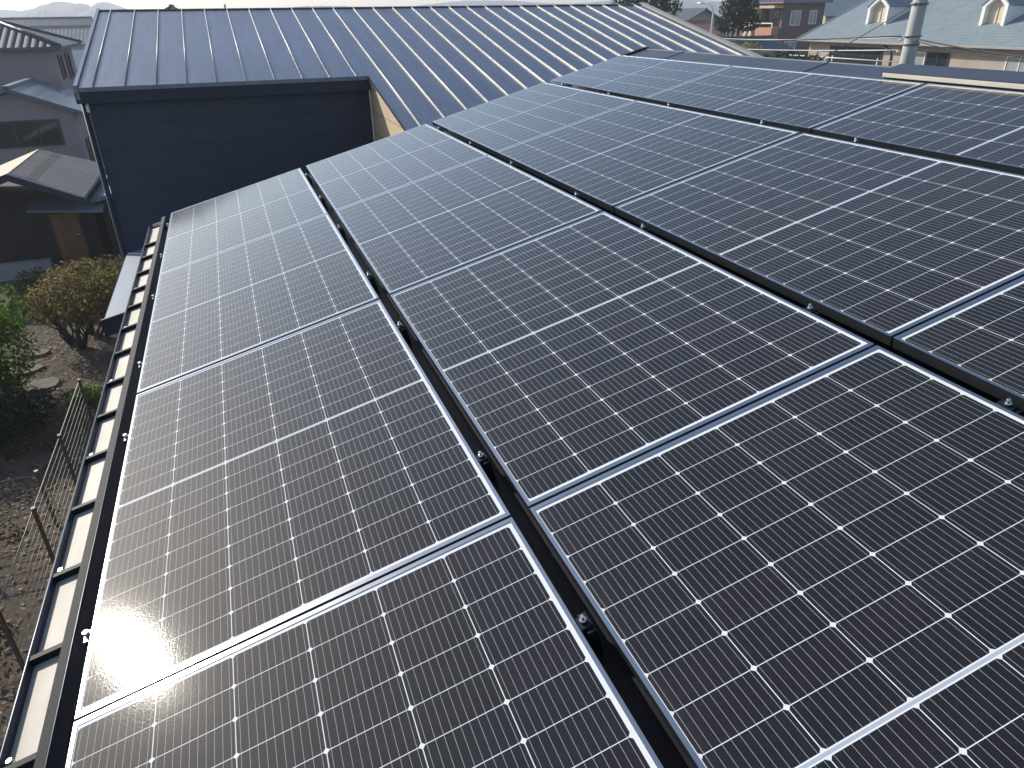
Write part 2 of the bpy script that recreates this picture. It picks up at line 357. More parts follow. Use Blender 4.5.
# ------------------------------------------------------------------ mounting rails with clamps in the gaps between rows
def clamp_parts(parent, s, u, org):
    m = MB(); m.box((s-.010, u-.030, -.0875), (s+.012, u+.030, -.012), 0, W)
    m.box((s-.020, u-.018, -.0118), (s+.010, u+.018, -.006), 0, W)
    c = bevel(m.build('clamp', M_RAILBLK, parent, org), .002)
    m = MB(); m.tube([W(s-.006, u, -.0055), W(s-.006, u, .004)], .0085, 6); m.tube([W(s-.006, u, .0042), W(s-.006, u, .014)], .0045, 8)
    m.build('bolt', M_BOLT, c, org)
UCL = [-.36, -1.25, -2.13, -3.12, -3.83, -4.92, -5.62, -6.5]
for r, lab in enumerate(['black mounting rail with clamps in the gap above the eave row of panels', 'black mounting rail with clamps in the gap between second and third panel rows', 'black mounting rail with clamps in the gap below the narrow ridge panels']):
    s0 = SROW[r]+PW; s1 = SROW[r+1]; org = W(s0, 0, 0)
    t = thing('mounting_rail', lab, 'mounting rail', org, 'mounting rails between panel rows')
    m = MB(); m.box((s0-.03, U0+2.4, -.112), (s1+.03, U1-.03, -.088), 0, W)
    m.box((s0+.002, U0+2.4, -.0875), (s0+.012, U1-.03, -.050), 0, W)
    m.build('channel', M_RAILBLK, t, org)
    for u in UCL: clamp_parts(t, (s0+s1)/2-.004, u, org)
org = W(-.05, 0, 0)
t = thing('eave_mounting_rail', 'black mounting rail with small clamps along the lower edge of the eave row', 'mounting rail', org)
m = MB(); m.box((-.028, U0+2.4, -.112), (.03, U1-.03, -.07), 0, W); m.build('channel', M_RAILBLK, t, org)
for u in UCL:
    m = MB(); m.box((-.026, u-.02, -.0695), (-.002, u+.02, -.012), 0, W); c = m.build('clamp', M_ALU, t, org)
    m = MB(); m.tube([W(-.016, u, -.012), W(-.016, u, .004)], .008, 6); m.build('bolt', M_BOLT, c, org)

# ------------------------------------------------------------------ the neighbouring wing with the standing seam roof
EM = R(12); ZM = 5.3; YM = .15
def wz(y): return ZM + (y-YM)*math.tan(EM)
wing = thing('metal_roof_house', 'dark sided house with long standing seam metal roof beyond the panels', 'house', (3.5, 5, 0)); WO = (3.5, 5, 0)
XL, XS, XR = -1.11, 2.55, 9.2; YE, YR = 4.34, 8.52
m = MB()
def slab(xa, xb, ya, yb, th=.05):
    m.hexa([(xa, ya, wz(ya)-th), (xb, ya, wz(ya)-th), (xb, yb, wz(yb)-th), (xa, yb, wz(yb)-th), (xa, ya, wz(ya)), (xb, ya, wz(ya)), (xb, yb, wz(yb)), (xa, yb, wz(yb))])
slab(XL, XS, YE, YR); slab(XS, XR, .22, YR)
# back slope
m.hexa([(XL, YR, wz(YR)-.05), (XR, YR, wz(YR)-.05), (XR, YR+4.5, wz(YR)-1.0), (XL, YR+4.5, wz(YR)-1.0), (XL, YR, wz(YR)), (XR, YR, wz(YR)), (XR, YR+4.5, wz(YR)-.95), (XL, YR+4.5, wz(YR)-.95)])
pitch = .369; nse = int(round((XR-XL)/pitch))
xs = [XL+.17 + pitch*k for k in range(nse)]
for x in xs:
    y0 = YE if x < XS else .22
    if abs(x-XS) < .05: continue
    a = Vector((x, y0, wz(y0)+.006)); b = Vector((x, YR, wz(YR)+.006))
    m.box((x-.006, 0, 0), (x+.006, 1, .018), 1, lambda X, Y, Z, a=a, b=b: (X, a.y+(b.y-a.y)*Y, a.z-.01+(b.z-a.z)*Y+Z))
    m.tube([a+Vector((0, 0, .012)), b+Vector((0, 0, .012))], .0068, 8, 1)
rf = m.build('roof', [M_SEAM, M_SEAMRIB], wing, WO)
# rake edges and ridge flashing
def rake(x0, x1, ya, mat, h=.03, nm='rake_flashing'):
    m = MB(); m.hexa([(x0, ya, wz(ya)-.14), (x1, ya, wz(ya)-.14), (x1, YR, wz(YR)-.14), (x0, YR, wz(YR)-.14), (x0, ya, wz(ya)+h), (x1, ya, wz(ya)+h), (x1, YR, wz(YR)+h), (x0, YR, wz(YR)+h)])
    return m.build(nm, mat, wing, WO)
rake(XL-.045, XL-.001, YE-.01, M_SEAM); rake(XR+.001, XR+.12, .22, M_GREYWALL, .035)
m = MB(); m.box((XL, YR-.06, wz(YR)-.005), (XR, YR+.06, wz(YR)+.012)); m.build('ridge_cap', M_SEAM, wing, WO)
for y0, nm in ((YE, 'eave_fascia'),):
    m = MB(); m.box((XL-.06, y0+.015, wz(y0)-.19), (XS, y0+.035, wz(y0)-.052)); m.box((XL-.05, y0+.036, wz(y0)-.19), (XS, y0+.21, wz(y0)-.17)); m.build(nm, M_FASCIA, wing, WO)
YW = YE+.20
for a, b in (((XL+.03, YW, 0), (XS+.02, YW+.15, wz(YE)-.14)), ((XL+.03, YW+.151, 0), (XL+.18, YR+4.2, 6.0)), ((XR-.4, .5, 0), (XR-.25, YR+4.2, 5.3))):
    m = MB(); m.box(a, b); m.build('wall', M_WALLDK, wing, WO)
m = MB(); m.hexa([(XS+.03, .45, 0), (XS+.18, .45, 0), (XS+.18, YW-.002, 0), (XS+.03, YW-.002, 0), (XS+.03, .45, wz(.45)-.055), (XS+.18, .45, wz(.45)-.055), (XS+.18, YW-.002, wz(YW)-.055), (XS+.03, YW-.002, wz(YW)-.055)])
m.build('side_wall', M_WALLBG, wing, WO)
m = MB(); m.tube([(XL-.01, YW-.02, 6.0), (XL-.01, YW-.02, 0)], .035, 10); m.build('downpipe', M_FASCIA, wing, WO)
m = MB(); m.box((XL-.035, YW-.05, 5.88), (XL+.045, YW-.001, 5.98)); bevel(m.build('pipe_bracket', M_WHITE, wing, WO), .01)

# ------------------------------------------------------------------ generic houses of the neighbourhood
def window(root, org, face, a0, a1, z0, z1, pos, fm, pm, bars=1):
    m = MB(); fw = .07; q = MB()
    sg = -1 if face[0] == '-' else 1
    def pt(a, d, z): return (a, pos+sg*d, z) if face[1] == 'y' else (pos+sg*d, a, z)
    m.box((a0, 0.002, z0), (a0+fw, .06, z1), 0, pt); m.box((a1-fw, 0.002, z0), (a1, .06, z1), 0, pt)
    m.box((a0+fw, .002, z0), (a1-fw, .06, z0+fw), 0, pt); m.box((a0+fw, .002, z1-fw), (a1-fw, .06, z1), 0, pt)
    for k in range(bars):
        c = a0+(a1-a0)*(k+1)/(bars+1); m.box((c-.03, .004, z0+fw), (c+.03, .05, z1-fw), 0, pt)
    w = m.build('window', fm, root, org)
    q.box((a0+fw, .001, z0+fw), (a1-fw, .02, z1-fw), 0, pt); q.build('pane', pm, w, org)
def house_at(name, label, x0, x1, y0, y1, ze, kind, pitch, over, wm, rm, wins=(), group=None, zb=0, rm2=None, cat='house', th=.12, fascia=None):
    org = ((x0+x1)/2, (y0+y1)/2, zb); root = thing(name, label, cat, org, group); tp = math.tan(R(pitch))
    w = MB(); w.box((x0, y0, zb), (x1, y1, ze)); r = MB()
    if kind == 'gx':                           # ridge along x
        ym = (y0+y1)/2; zr = ze+(ym-y0)*tp
        for x in (x0, x1-.1): w.hexa([(x, y0, ze), (x+.1, y0, ze), (x+.1, y1, ze), (x, y1, ze), (x, ym-.01, zr), (x+.1, ym-.01, zr), (x+.1, ym+.01, zr), (x, ym+.01, zr)])
        for s in (-1, 1):
            ye = ym + s*((y1-y0)/2+over); zl = ze-over*tp+.05; zz = zr+.05
            r.hexa([(x0-over, ye, zl), (x1+over, ye, zl), (x1+over, ym, zz), (x0-over, ym, zz), (x0-over, ye, zl+th), (x1+over, ye, zl+th), (x1+over, ym, zz+th), (x0-over, ym, zz+th)], 0)
        r.box((x0-over, ym-.12, zr+.12), (x1+over, ym+.12, zr+.24), 1)
    elif kind == 'gy':
        xm = (x0+x1)/2; zr = ze+(xm-x0)*tp
        for y in (y0, y1-.1): w.hexa([(x0, y, ze), (x1, y, ze), (x1, y+.1, ze), (x0, y+.1, ze), (xm-.01, y, zr), (xm+.01, y, zr), (xm+.01, y+.1, zr), (xm-.01, y+.1, zr)])
        for s in (-1, 1):
            xe = xm + s*((x1-x0)/2+over); zl = ze-over*tp+.05; zz = zr+.05
            r.hexa([(xe, y0-over, zl), (xe, y1+over, zl), (xm, y1+over, zz), (xm, y0-over, zz), (xe, y0-over, zl+th), (xe, y1+over, zl+th), (xm, y1+over, zz+th), (xm, y0-over, zz+th)], 0)
        r.box((xm-.12, y0-over, zr+.12), (xm+.12, y1+over, zr+.24), 1)
    else:                                      # hip
        a, b, c, d = x0-over, x1+over, y0-over, y1+over; zl = ze-over*tp*.5
        if b-a >= d-c: h = (d-c)/2; p, q = (a+h, (c+d)/2), (b-h, (c+d)/2)
        else: h = (b-a)/2; p, q = ((a+b)/2, c+h), ((a+b)/2, d-h)
        zr = zl+h*tp+th; e = zl+th; P, Q = (*p, zr), (*q, zr); A, B, Cc, Dd = (a, c, e), (b, c, e), (b, d, e), (a, d, e)
        if b-a >= d-c: fs = [([A, B, Q, P], 0), ([Cc, Dd, P, Q], 0), ([Dd, A, P], 2), ([B, Cc, Q], 2)]
        else: fs = [([Dd, A, P, Q], 2), ([B, Cc, Q, P], 2), ([A, B, P], 0), ([Cc, Dd, Q], 0)]
        for f, k in fs: r.face(f, k)
        for u, v in ((A, B), (B, Cc), (Cc, Dd), (Dd, A)): r.face([(u[0], u[1], zl), (v[0], v[1], zl), v, u], 1)
        r.face([(a, d, zl), (b, d, zl), (b, c, zl), (a, c, zl)], 1)
        for u, v in ((A, P), (B, Q), (Cc, Q), (Dd, P), (P, Q)):
            r.tube([Vector(u)+Vector((0, 0, .03)), Vector(v)+Vector((0, 0, .03))], .09, 6, 1)
    w.build('wall', wm, root, org); r.build('roof', [rm, fascia or rm, rm2 or rm], root, org)
    for (face, a0, a1, z0, z1, pm, bars) in wins:
        pos = {'-y': y0, '+y': y1, '-x': x0, '+x': x1}[face]
        window(root, org, face, a0, a1, z0, z1, pos, M_WHITE if pm is M_CURTAIN else M_DARKFR, pm, bars)
    return root, org

# left side: tiled two-storey house, its lower neighbour, the shed
house_at('tiled_house', 'greyish pink two storey house with hipped grey clay tile roof at left', -13.5, -6.15, 33, 38.2, 5.86, 'hip', 20, .45, M_PINK, M_KAWARA,
         [('+x', 33.9, 34.8, 4.5, 5.5, M_GLASS, 0), ('+x', 35.8, 36.8, 4.4, 5.5, M_GLASS, 0), ('-y', -12.5, -11, 3.6, 5, M_GLASS, 1)], rm2=M_KAWARAY, fascia=M_DKTILE)
root, org = house_at('gabled_annex', 'low pinkish house with blue grey gable roof in front of the tiled house', -8.9, -5.0, 27.2, 31.5, 3.75, 'gy', 22, .38, M_PINK, M_BLUETILE,
         [('-y', -8.7, -5.6, 2.55, 3.52, M_GLASS, 3), ('+x', 28, 29.4, 1.6, 2.6, M_GLASS, 1)], fascia=M_BLUETILE)
# shed: roof sloping down to the right, timber front, orange door
SO = (-5, 19.5, 0); shed = thing('timber_shed', 'dark timber shed with weathered corrugated roof and an orange brown door', 'shed', SO)
m = MB()
m.hexa([(-5.35, 17.3, 3.10), (-3.65, 17.1, 2.33), (-3.65, 22.6, 2.33), (-5.35, 21.6, 3.10), (-5.35, 17.3, 3.18), (-3.65, 17.1, 2.42), (-3.65, 22.6, 2.42), (-5.35, 21.6, 3.18)], 0)
m.hexa([(-8.2, 17.3, 2.1), (-5.36, 17.3, 3.12), (-5.36, 21.6, 3.12), (-8.2, 21.6, 2.1), (-8.2, 17.3, 2.2), (-5.36, 17.3, 3.20), (-5.36, 21.6, 3.20), (-8.2, 21.6, 2.2)], 1)  # left slope: cream colour stands in for sunlight on the sheets
m.hexa([(-8.2, 17.22, 1.98), (-5.36, 17.22, 3.0), (-5.36, 17.295, 3.0), (-8.2, 17.295, 1.98), (-8.2, 17.22, 2.18), (-5.36, 17.22, 3.2), (-5.36, 17.295, 3.2), (-8.2, 17.295, 2.18)], 2)
m.hexa([(-5.355, 17.03, 3.0), (-3.65, 16.9, 2.24), (-3.65, 17.09, 2.24), (-5.355, 17.29, 3.0), (-5.355, 17.03, 3.2), (-3.65, 16.9, 2.43), (-3.65, 17.09, 2.43), (-5.355, 17.29, 3.2)], 2)
m.build('roof', [M_SHEDROOF, M_CREAMWALL_LITSLOPE, M_FASCIA], shed, SO)
m = MB(); m.box((-8.0, 19.0, 0), (-5.4, 22, 2.2)); m.box((-5.399, 19.0, 0), (-3.85, 22, 2.25)); m.build('wall', M_DKWOOD, shed, SO)
m = MB(); m.box((-5.06, 18.93, .03), (-4.32, 18.995, 1.62)); d = m.build('door', M_ORDOOR, shed, SO)
m = MB(); m.tube([(-4.42, 18.90, .85), (-4.42, 18.90, 1.0)], .02, 8); m.build('handle', M_BOLT, d, SO)
m = MB(); m.box((-5.14, 18.94, .02), (-5.064, 18.996, 1.68)); m.box((-4.316, 18.94, .02), (-4.24, 18.996, 1.68)); m.build('door_frame', M_DARKFR, shed, SO)
m = MB(); m.hexa([(-5.4, 18.0, 1.93), (-3.45, 18.0, 1.74), (-3.45, 18.98, 1.86), (-5.4, 18.98, 2.05), (-5.4, 18.0, 1.99), (-3.45, 18.0, 1.80), (-3.45, 18.98, 1.92), (-5.4, 18.98, 2.11)]); m.build('porch_roof', M_BLUEROOF, shed, SO)
m = MB(); m.box((-8.0, 17.9, 0), (-5.2, 18.15, .5)); tag(m.build('garden_wall', M_CONC, None, (-6.6, 18, 0)), 'low grey concrete wall in front of the timber shed', 'wall')
house_at('lean_to', 'pale sheet roofed lean-to between the shed and the dark house', -3.55, -2.3, 18.6, 22.5, 1.95, 'gy', 12, .2, M_DKWOOD, M_BLUEROOF, cat='shed')

# distant houses on the left
far = [(-30, 62, 9, 7, 5.1, M_LILAC, 'pale lilac roofed house far left behind the tiled roof'), (-17.5, 60, 8, 6, 4.8, M_DKTILE, 'dark roofed house right behind the tiled house ridge'),
       (-9.5, 58, 5.5, 6, 4.7, M_BLUEROOF, 'pale blue roofed house close to the left end of the metal roof'), (-27, 88, 12, 8, 5.2, M_REDTILE, 'reddish roofed house in the far left rooftops'),
       (-14, 92, 9, 8, 5.3, M_LILAC, 'lilac roofed house far off in the middle of the left rooftops'), (-45, 120, 16, 9, 5.6, M_BLUE2, 'deep blue roofed house at the left edge of the far rooftops'),
       (-24, 130, 14, 10, 5.8, M_DKTILE, 'long dark roofed building below the hazy hills'), (-8, 125, 12, 9, 5.7, M_TAN, 'tan roofed building farthest right of the left rooftops')]
for (x, y, w, d, ze, rm, lab) in far:
    house_at('distant_house', lab, x-w/2, x+w/2, y, y+d, ze-1.0, 'gx', 24, .4, M_GREYWALL if rm is not M_TAN else M_PINK, rm, [('-y', x-1, x+.6, 2.2, 3.3, M_GLASS, 1)], group='distant houses at the left')
house_at('peaked_house', 'small dark roof peak poking above the metal roof ridge', -4.2, -.2, 66, 71, 6.7, 'gy', 26, .4, M_GREYWALL, M_DKTILE)

# right side: big slate roofed house with two dormers
XE, ZB = 43.5, 4.87; XW = 44.15
BO = (50, 30, 0); big = thing('slate_roof_house', 'long pale house with wide blue grey slate roof and two white dormers', 'house', BO)
TB = math.tan(R(22.5))
def bz(x): return ZB+(x-XE)*TB
m = MB(); yA, yB, xT = 43.6, 8, 54
m.hexa([(XE, yB, ZB-.10), (xT, yB, bz(xT)-.1), (xT, yA, bz(xT)-.1), (XE, yA, ZB-.10), (XE, yB, ZB), (xT, yB, bz(xT)), (xT, yA, bz(xT)), (XE, yA, ZB)], 0)
m.hexa([(xT, yB, bz(xT)-.1), (xT+9, yB, bz(xT)-3.8), (xT+9, yA, bz(xT)-3.8), (xT, yA, bz(xT)-.1), (xT, yB, bz(xT)), (xT+9, yB, bz(xT)-3.7), (xT+9, yA, bz(xT)-3.7), (xT, yA, bz(xT))], 0)
m.build('roof', M_SLATE, big, BO)
m = MB(); m.box((XE-.10, yB, ZB-.17), (XE-.005, yA+.05, ZB-.03)); m.hexa([(XE-.1, yA+.002, ZB-.2), (xT, yA+.002, bz(xT)-.2), (xT, yA+.08, bz(xT)-.2), (XE-.1, yA+.08, ZB-.2), (XE-.1, yA+.002, ZB+.03), (xT, yA+.002, bz(xT)+.03), (xT, yA+.08, bz(xT)+.03), (XE-.1, yA+.08, ZB+.03)])
m.build('eave_trim', M_GREYWALL, big, BO)
m = MB(); m.box((XW, yB+.5, 0), (XW+.2, yA-.6, ZB-.12)); m.hexa([(XW+.21, yA-.8, 0), (62, yA-.8, 0), (62, yA-.6, 0), (XW+.21, yA-.6, 0), (XW+.21, yA-.8, bz(XW)-.15), (54, yA-.8, bz(54)-.15), (54, yA-.6, bz(54)-.15), (XW+.21, yA-.6, bz(XW)-.15)])
m.build('wall', mottled('mauve_beige_render', (.34, .285, .235), (.42, .355, .30), 1.2, .85, .3, 25), big, BO)
for (a0, a1, z0, z1, pm, bars) in ((35.6, 40.7, 2.1, 4.45, M_GLASS, 2), (32.0, 33.4, 2.1, 4.3, M_CURTAIN, 0), (30.2, 31.9, 2.1, 4.35, M_GLASS, 1), (24.6, 26.3, 2.1, 4.35, M_CURTAIN, 1), (22.6, 24.5, 2.1, 4.35, M_GLASS, 1), (14, 17, 2.1, 4.3, M_GLASS, 1)):
    window(big, BO, '-x', a0, a1, z0, z1, XW, M_WHITE if pm is M_CURTAIN else M_DARKFR, pm, bars)
m = MB(); m.tube([(XW-.05, 35.6, 4.6), (XW-.05, 34.9, 4.3), (XW-.05, 34.8, 3.9), (XW-.05, 34.8, 0)], .05, 8); m.build('downpipe', M_DARKFR, big, BO)
def dormer(yc, xf, w, h):
    z0 = bz(xf); fr = MB(); hw = w/2; hk = h*.62
    prof_o = [(-hw, -.15), (-hw, hk), (0, h), (hw, hk), (hw, -.15)]; prof_i = [(-hw+.22, .0), (-hw+.22, hk-.12), (0, h-.30), (hw-.22, hk-.12), (hw-.22, .0)]
    for i in range(4):                         # pointed white surround
        a, b, c, d = prof_o[i], prof_o[i+1], prof_i[i+1], prof_i[i]
        q = [(xf-.15, yc+p[0], z0+p[1]) for p in (a, b, c, d)] + [(xf+.55, yc+p[0], z0+p[1]) for p in (a, b, c, d)]
        fr.hexa(q)
    dm = fr.build('dormer', M_WHITE, big, BO)
    p = MB(); p.face([(xf+.2, yc+a, z0+b) for a, b in prof_i]); p.box((xf+.15, yc-.025, z0+.05), (xf+.19, yc+.025, z0+h*.8)); p.build('shutter', M_CREAMWALL_LITSLOPE, dm, BO)
    rr = MB(); L = (h)/TB
    for s in (-1, 1):
        rr.hexa([(xf-.22, yc+s*(hw+.10), z0+hk-.10), (xf+L, yc+s*(hw+.10), z0+hk-.10), (xf+L, yc, z0+h+.02), (xf-.22, yc, z0+h+.02), (xf-.22, yc+s*(hw+.10), z0+hk), (xf+L, yc+s*(hw+.10), z0+hk), (xf+L, yc, z0+h+.12), (xf-.22, yc, z0+h+.12)])
    rr.build('dormer_roof', M_SLATE, dm, BO)
    ck = MB(); ck.hexa([(xf+.56, yc-hw+.02, z0-.5), (xf+L, yc-hw+.02, z0-.5), (xf+L, yc+hw-.02, z0-.5), (xf+.56, yc+hw-.02, z0-.5), (xf+.56, yc-hw+.02, z0+hk-.11), (xf+L, yc-hw+.02, z0+hk-.11), (xf+L, yc+hw-.02, z0+hk-.11), (xf+.56, yc+hw-.02, z0+hk-.11)]); ck.build('cheek', M_WHITE, dm, BO)
dormer(38.5, 46.0, 1.9, 1.85); dormer(29.3, 46.0, 1.7, 1.85)
# railing before the big house
RO = (42.3, 38, 0); t = thing('garden_railing', 'thin white railing in front of the slate roofed house', 'railing', RO)
m = MB()
for z in (3.1, 3.75): m.tube([(42.3, 31, z), (42.3, 44, z)], .035, 6)
m.build('rail', M_WHITE, t, RO)
for y in (34.2, 38.4, 39.4, 43): m = MB(); m.tube([(42.35, y, 0), (42.35, y, 3.9)], .05, 6); m.build('post', M_WHITE, t, RO)
m = MB(); m.tube([(42, 22.5, 3.55), (42, 29.5, 3.55)], .05, 8)
t = thing('laundry_pole', 'horizontal white drying pole by the slate house windows', 'pole', (42, 26, 0)); m.build('bar', M_WHITE, t, (42, 26, 0))
for y in (23, 29): m = MB(); m.tube([(42, y, 0), (42, y, 3.5)], .04, 6); m.build('stand', M_GREYWALL, t, (42, 26, 0))

# utility pole and cables
PO = (17.05, 8.5, 0); pole = thing('utility_pole', 'grey concrete utility pole rising behind the ridge at right', 'utility pole', PO)
m = MB(); m.tube([(17.05, 8.5, 0), (17.05, 8.5, 11)], [.20, .15], 20); m.build('shaft', mottled('pale_concrete', (.34, .35, .34), (.46, .46, .44), 3, .8), pole, PO)
for z in (5.55, 6.10, 6.28, 7.0):
    m = MB(); m.tube([(17.05, 8.5, z), (17.05, 8.5, z+.05)], .205, 20); m.build('band', M_WIRE, pole, PO)
for dy, z in ((.27, 6.22), (-.27, 6.22), (.27, 5.95)):
    m = MB(); m.tube([(16.95, 8.5+dy*.7, z), (16.88, 8.5+dy*.9, z)], .022, 8); m.build('insulator', M_WHITE, pole, PO)
def sag(a, b, s, n=16):
    a, b = Vector(a), Vector(b); return [a.lerp(b, i/n) - Vector((0, 0, s*4*(i/n)*(1-i/n))) for i in range(n+1)]
for (a, b, s, r, mat, lab) in [
    ((16.9, 8.7, 6.30), (12.5, 34, 6.5), .4, .014, M_CABLE, 'black overhead cable running from the utility pole to the far left'),
    ((16.9, 8.7, 6.27), (28.71, 36.22, 5.50), .12, .016, M_CABLEPALE, 'pale sheathed cable strung from the pole past the terracotta house'),
    ((16.9, 8.7, 5.98), (28.61, 35.96, 4.97), .10, .016, M_CABLEPALE, 'lower pale cable strung from the pole toward the street lamp'),
    ((16.9, 8.3, 6.26), (16.38, 2.4, 5.93), .10, .018, M_CABLE, 'thick black cable sagging from the pole to the right edge'),
    ((16.95, 8.3, 6.20), (16.36, 2.2, 5.86), .14, .012, M_CABLE, 'thin black cable sagging below the thick one at right'),
    ((16.9, 8.5, 6.15), (43.4, 33, 4.75), .2, .012, M_CABLE, 'thin black service wire from the pole to the slate house eave'),
    ((16.9, 8.5, 7.05), (7.0, .8, 6.30), .04, .007, M_CABLE, 'thin dark wire rising diagonally across the slate roof')]:
    m = MB(); m.tube(sag(a, b, s), r, 6); tag(m.build('overhead_cable', mat, None, a), lab, 'cable', 'overhead cables')

# terracotta house, others, street lamp, trees at right
root, org = house_at('terracotta_house', 'two storey brown and orange house with dark blue roof beyond the ridge', 56.3, 61.6, 61.5, 69, 7.55, 'hip', 22, .5, M_BROWN, M_BLUE2,
   [('-y', 57.3, 58.6, 5.35, 6.75, M_CURTAIN, 1), ('-y', 59.7, 60.7, 5.45, 6.75, M_CURTAIN, 1), ('-y', 57.0, 58.5, 2.7, 3.9, M_CURTAIN, 1), ('-x', 61.9, 64.2, 5.2, 6.9, M_GLASS, 1)], fascia=M_REDTILE)
m = MB(); m.box((55.3, 61.7, 4.15), (56.298, 64.4, 5.2)); m.build('balcony', M_ORANGE, root, org)
m = MB(); m.box((55.2, 64.9, 0), (56.298, 66.3, 7.3)); m.build('stair_bay', M_CREAMWALL_LITSLOPE, root, org)
m = MB(); m.box((55.25, 61.65, 5.55), (55.31, 64.5, 5.65)); m.box((55.25, 61.65, 5.2005), (55.31, 61.75, 5.55)); m.box((55.25, 64.4, 5.2005), (55.31, 64.5, 5.55)); m.build('balcony_rail', M_WHITE, root, org)
m = MB(); m.box((55.1, 61.5, 7.0), (56.297, 64.6, 7.25)); m.build('balcony_roof', M_TAN, root, org)
house_at('cream_house', 'small cream house with red tiled porch roof left of the terracotta house', 47.6, 51.5, 66, 71, 4.6, 'gx', 24, .4, M_CREAMWALL_LITSLOPE, M_REDTILE, [('-y', 48.3, 49.6, 2.3, 3.6, M_GLASS, 1), ('-x', 67, 69, 2.3, 3.6, M_GLASS, 1)])
house_at('grey_gable_house', 'dark grey gabled house behind the street lamp', 53, 60, 76, 83, 5.2, 'gy', 26, .5, M_GREYWALL, M_DKTILE, [('-y', 54.2, 55.4, 3.4, 4.6, M_GLASS, 1), ('-x', 78, 80, 3.4, 4.6, M_CURTAIN, 1)])
house_at('brown_gable_house', 'brown house under a pale gable roof at the right end of the metal roof', 44.5, 51, 78, 84, 5.4, 'gx', 24, .5, M_BROWN, M_LILAC, [('-y', 46, 47.3, 3.2, 4.4, M_GLASS, 1)])
house_at('pale_roof_house', 'house with pale blue grey roof behind the terracotta house', 66, 76, 66, 74, 6.2, 'gx', 24, .5, M_CREAMWALL_LITSLOPE, M_SLATE, [('-y', 68, 69.5, 3.5, 5, M_GLASS, 1)])
house_at('low_grey_house', 'low long grey roofed house left of the slate roofed house', 37.5, 46.5, 47.5, 54.5, 3.5, 'gx', 18, .5, M_CREAMWALL_LITSLOPE, M_DKTILE, [('-x', 49, 51, 1, 2.2, M_GLASS, 1)])
LO = (39.8, 50.0, 0); lamp = thing('street_lamp', 'white street lamp with curved arm before grey houses', 'street lamp', LO)
m = MB(); m.tube([(39.8, 50, 0), (39.8, 50, 6.6), (39.75, 50.1, 7.1), (39.6, 50.35, 7.4), (39.3, 50.8, 7.5)], [.09, .07, .06, .055, .05], 10); m.build('post', M_WHITE, lamp, LO)
m = MB(); m.box((38.9, 50.6, 7.40), (39.35, 51.2, 7.52)); bevel(m.build('lamp_head', M_WHITE, lamp, LO), .04)

for (x, y, h, lab) in ((-17.2, 62, 9.4, 'thin utility pole among the rooftops near the left edge'), (-22.5, 96, 10.5, 'slim far utility pole left of the hazy hill'), (2.2, 75, 8.0, 'slim pole tip rising behind the metal roof ridge')):
    t = thing('distant_pole', lab, 'utility pole', (x, y, 0), 'distant utility poles')
    m = MB(); m.tube([(x, y, 0), (x, y, h)], [.14, .09], 8); m.build('shaft', M_CONC, t, (x, y, 0))
    m = MB(); m.box((x-.7, y-.05, h-.6), (x+.7, y+.05, h-.5)); m.build('cross_arm', M_WIRE, t, (x, y, 0))

# ------------------------------------------------------------------ plants
def foliage(mb, blobs, n, size, rnd, shell=.35, up=.3):
    tot = sum(b[1][0]*b[1][1]*b[1][2] for b in blobs)
    for (c, rad) in blobs:
        k = int(n*rad[0]*rad[1]*rad[2]/tot)
        for _ in range(k):
            while True:
                d = Vector((rnd.uniform(-1, 1), rnd.uniform(-1, 1), rnd.uniform(-1, 1)))
                if .02 < d.length <= 1: break
            rr = d.length**shell; d.normalize(); rr *= rnd.uniform(.82, 1.12)
            p = Vector(c) + Vector((d.x*rad[0], d.y*rad[1], d.z*rad[2]))*rr
            nrm = (d + Vector((rnd.uniform(-1, 1), rnd.uniform(-1, 1), rnd.uniform(-1, 1)+up))*.9).normalized()
            a = nrm.orthogonal().normalized(); b = nrm.cross(a); an = rnd.uniform(0, 6.28)
            a, b = a*math.cos(an)+b*math.sin(an), b*math.cos(an)-a*math.sin(an); s = size*rnd.uniform(.6, 1.4)
            mb.face([p-a*s, p-b*s*.45+nrm*s*.1, p+a*s, p+b*s*.45+nrm*s*.1])
def branches(mb, base, tops, r0, rnd, kinks=4):
    for tp in tops:
        pts = [Vector(base)]; tp = Vector(tp)
        for i in range(1, kinks+1):
            f = i/kinks; q = Vector(base).lerp(tp, f); q.z = base[2]+(tp.z-base[2])*f**.8
            pts.append(q + Vector((rnd.uniform(-1, 1), rnd.uniform(-1, 1), 0))*.10*(tp-Vector(base)).length*(1-f*.5)*.6)
        mb.tube(pts, [r0*(1-.75*i/kinks) for i in range(kinks+1)], 6)
def plant(name, label, cat, base, blobs, n, size, lm, tops, r0, seed, trunkname='trunk', group=None, shell=.35):
    rnd = random.Random(seed); t = thing(name, label, cat, base, group)
    m = MB(); foliage(m, blobs, n, size, rnd, shell); m.build('crown', lm, t, base)
    m = MB(); branches(m, base, tops, r0, rnd); m.build(trunkname, M_BARK, t, base)
    return t
rnd = random.Random(5)
def multi(name, label, cat, bases, blobs, n, size, lm, tops, r0, seed, shell=.6):
    rnd = random.Random(seed); t = thing(name, label, cat, bases[0])
    m = MB(); foliage(m, blobs, n, size, rnd, shell); m.build('crown', lm, t, bases[0])
    m = MB()
    for tp in tops:
        b = min(bases, key=lambda q: (Vector(q)-Vector(tp)).length + rnd.uniform(0, .3)); branches(m, (b[0]+rnd.uniform(-.06, .06), b[1]+rnd.uniform(-.06, .06), 0), [tp], r0*rnd.uniform(.7, 1.1), rnd, 6)
    m.build('stems', M_BARK, t, bases[0]); return t
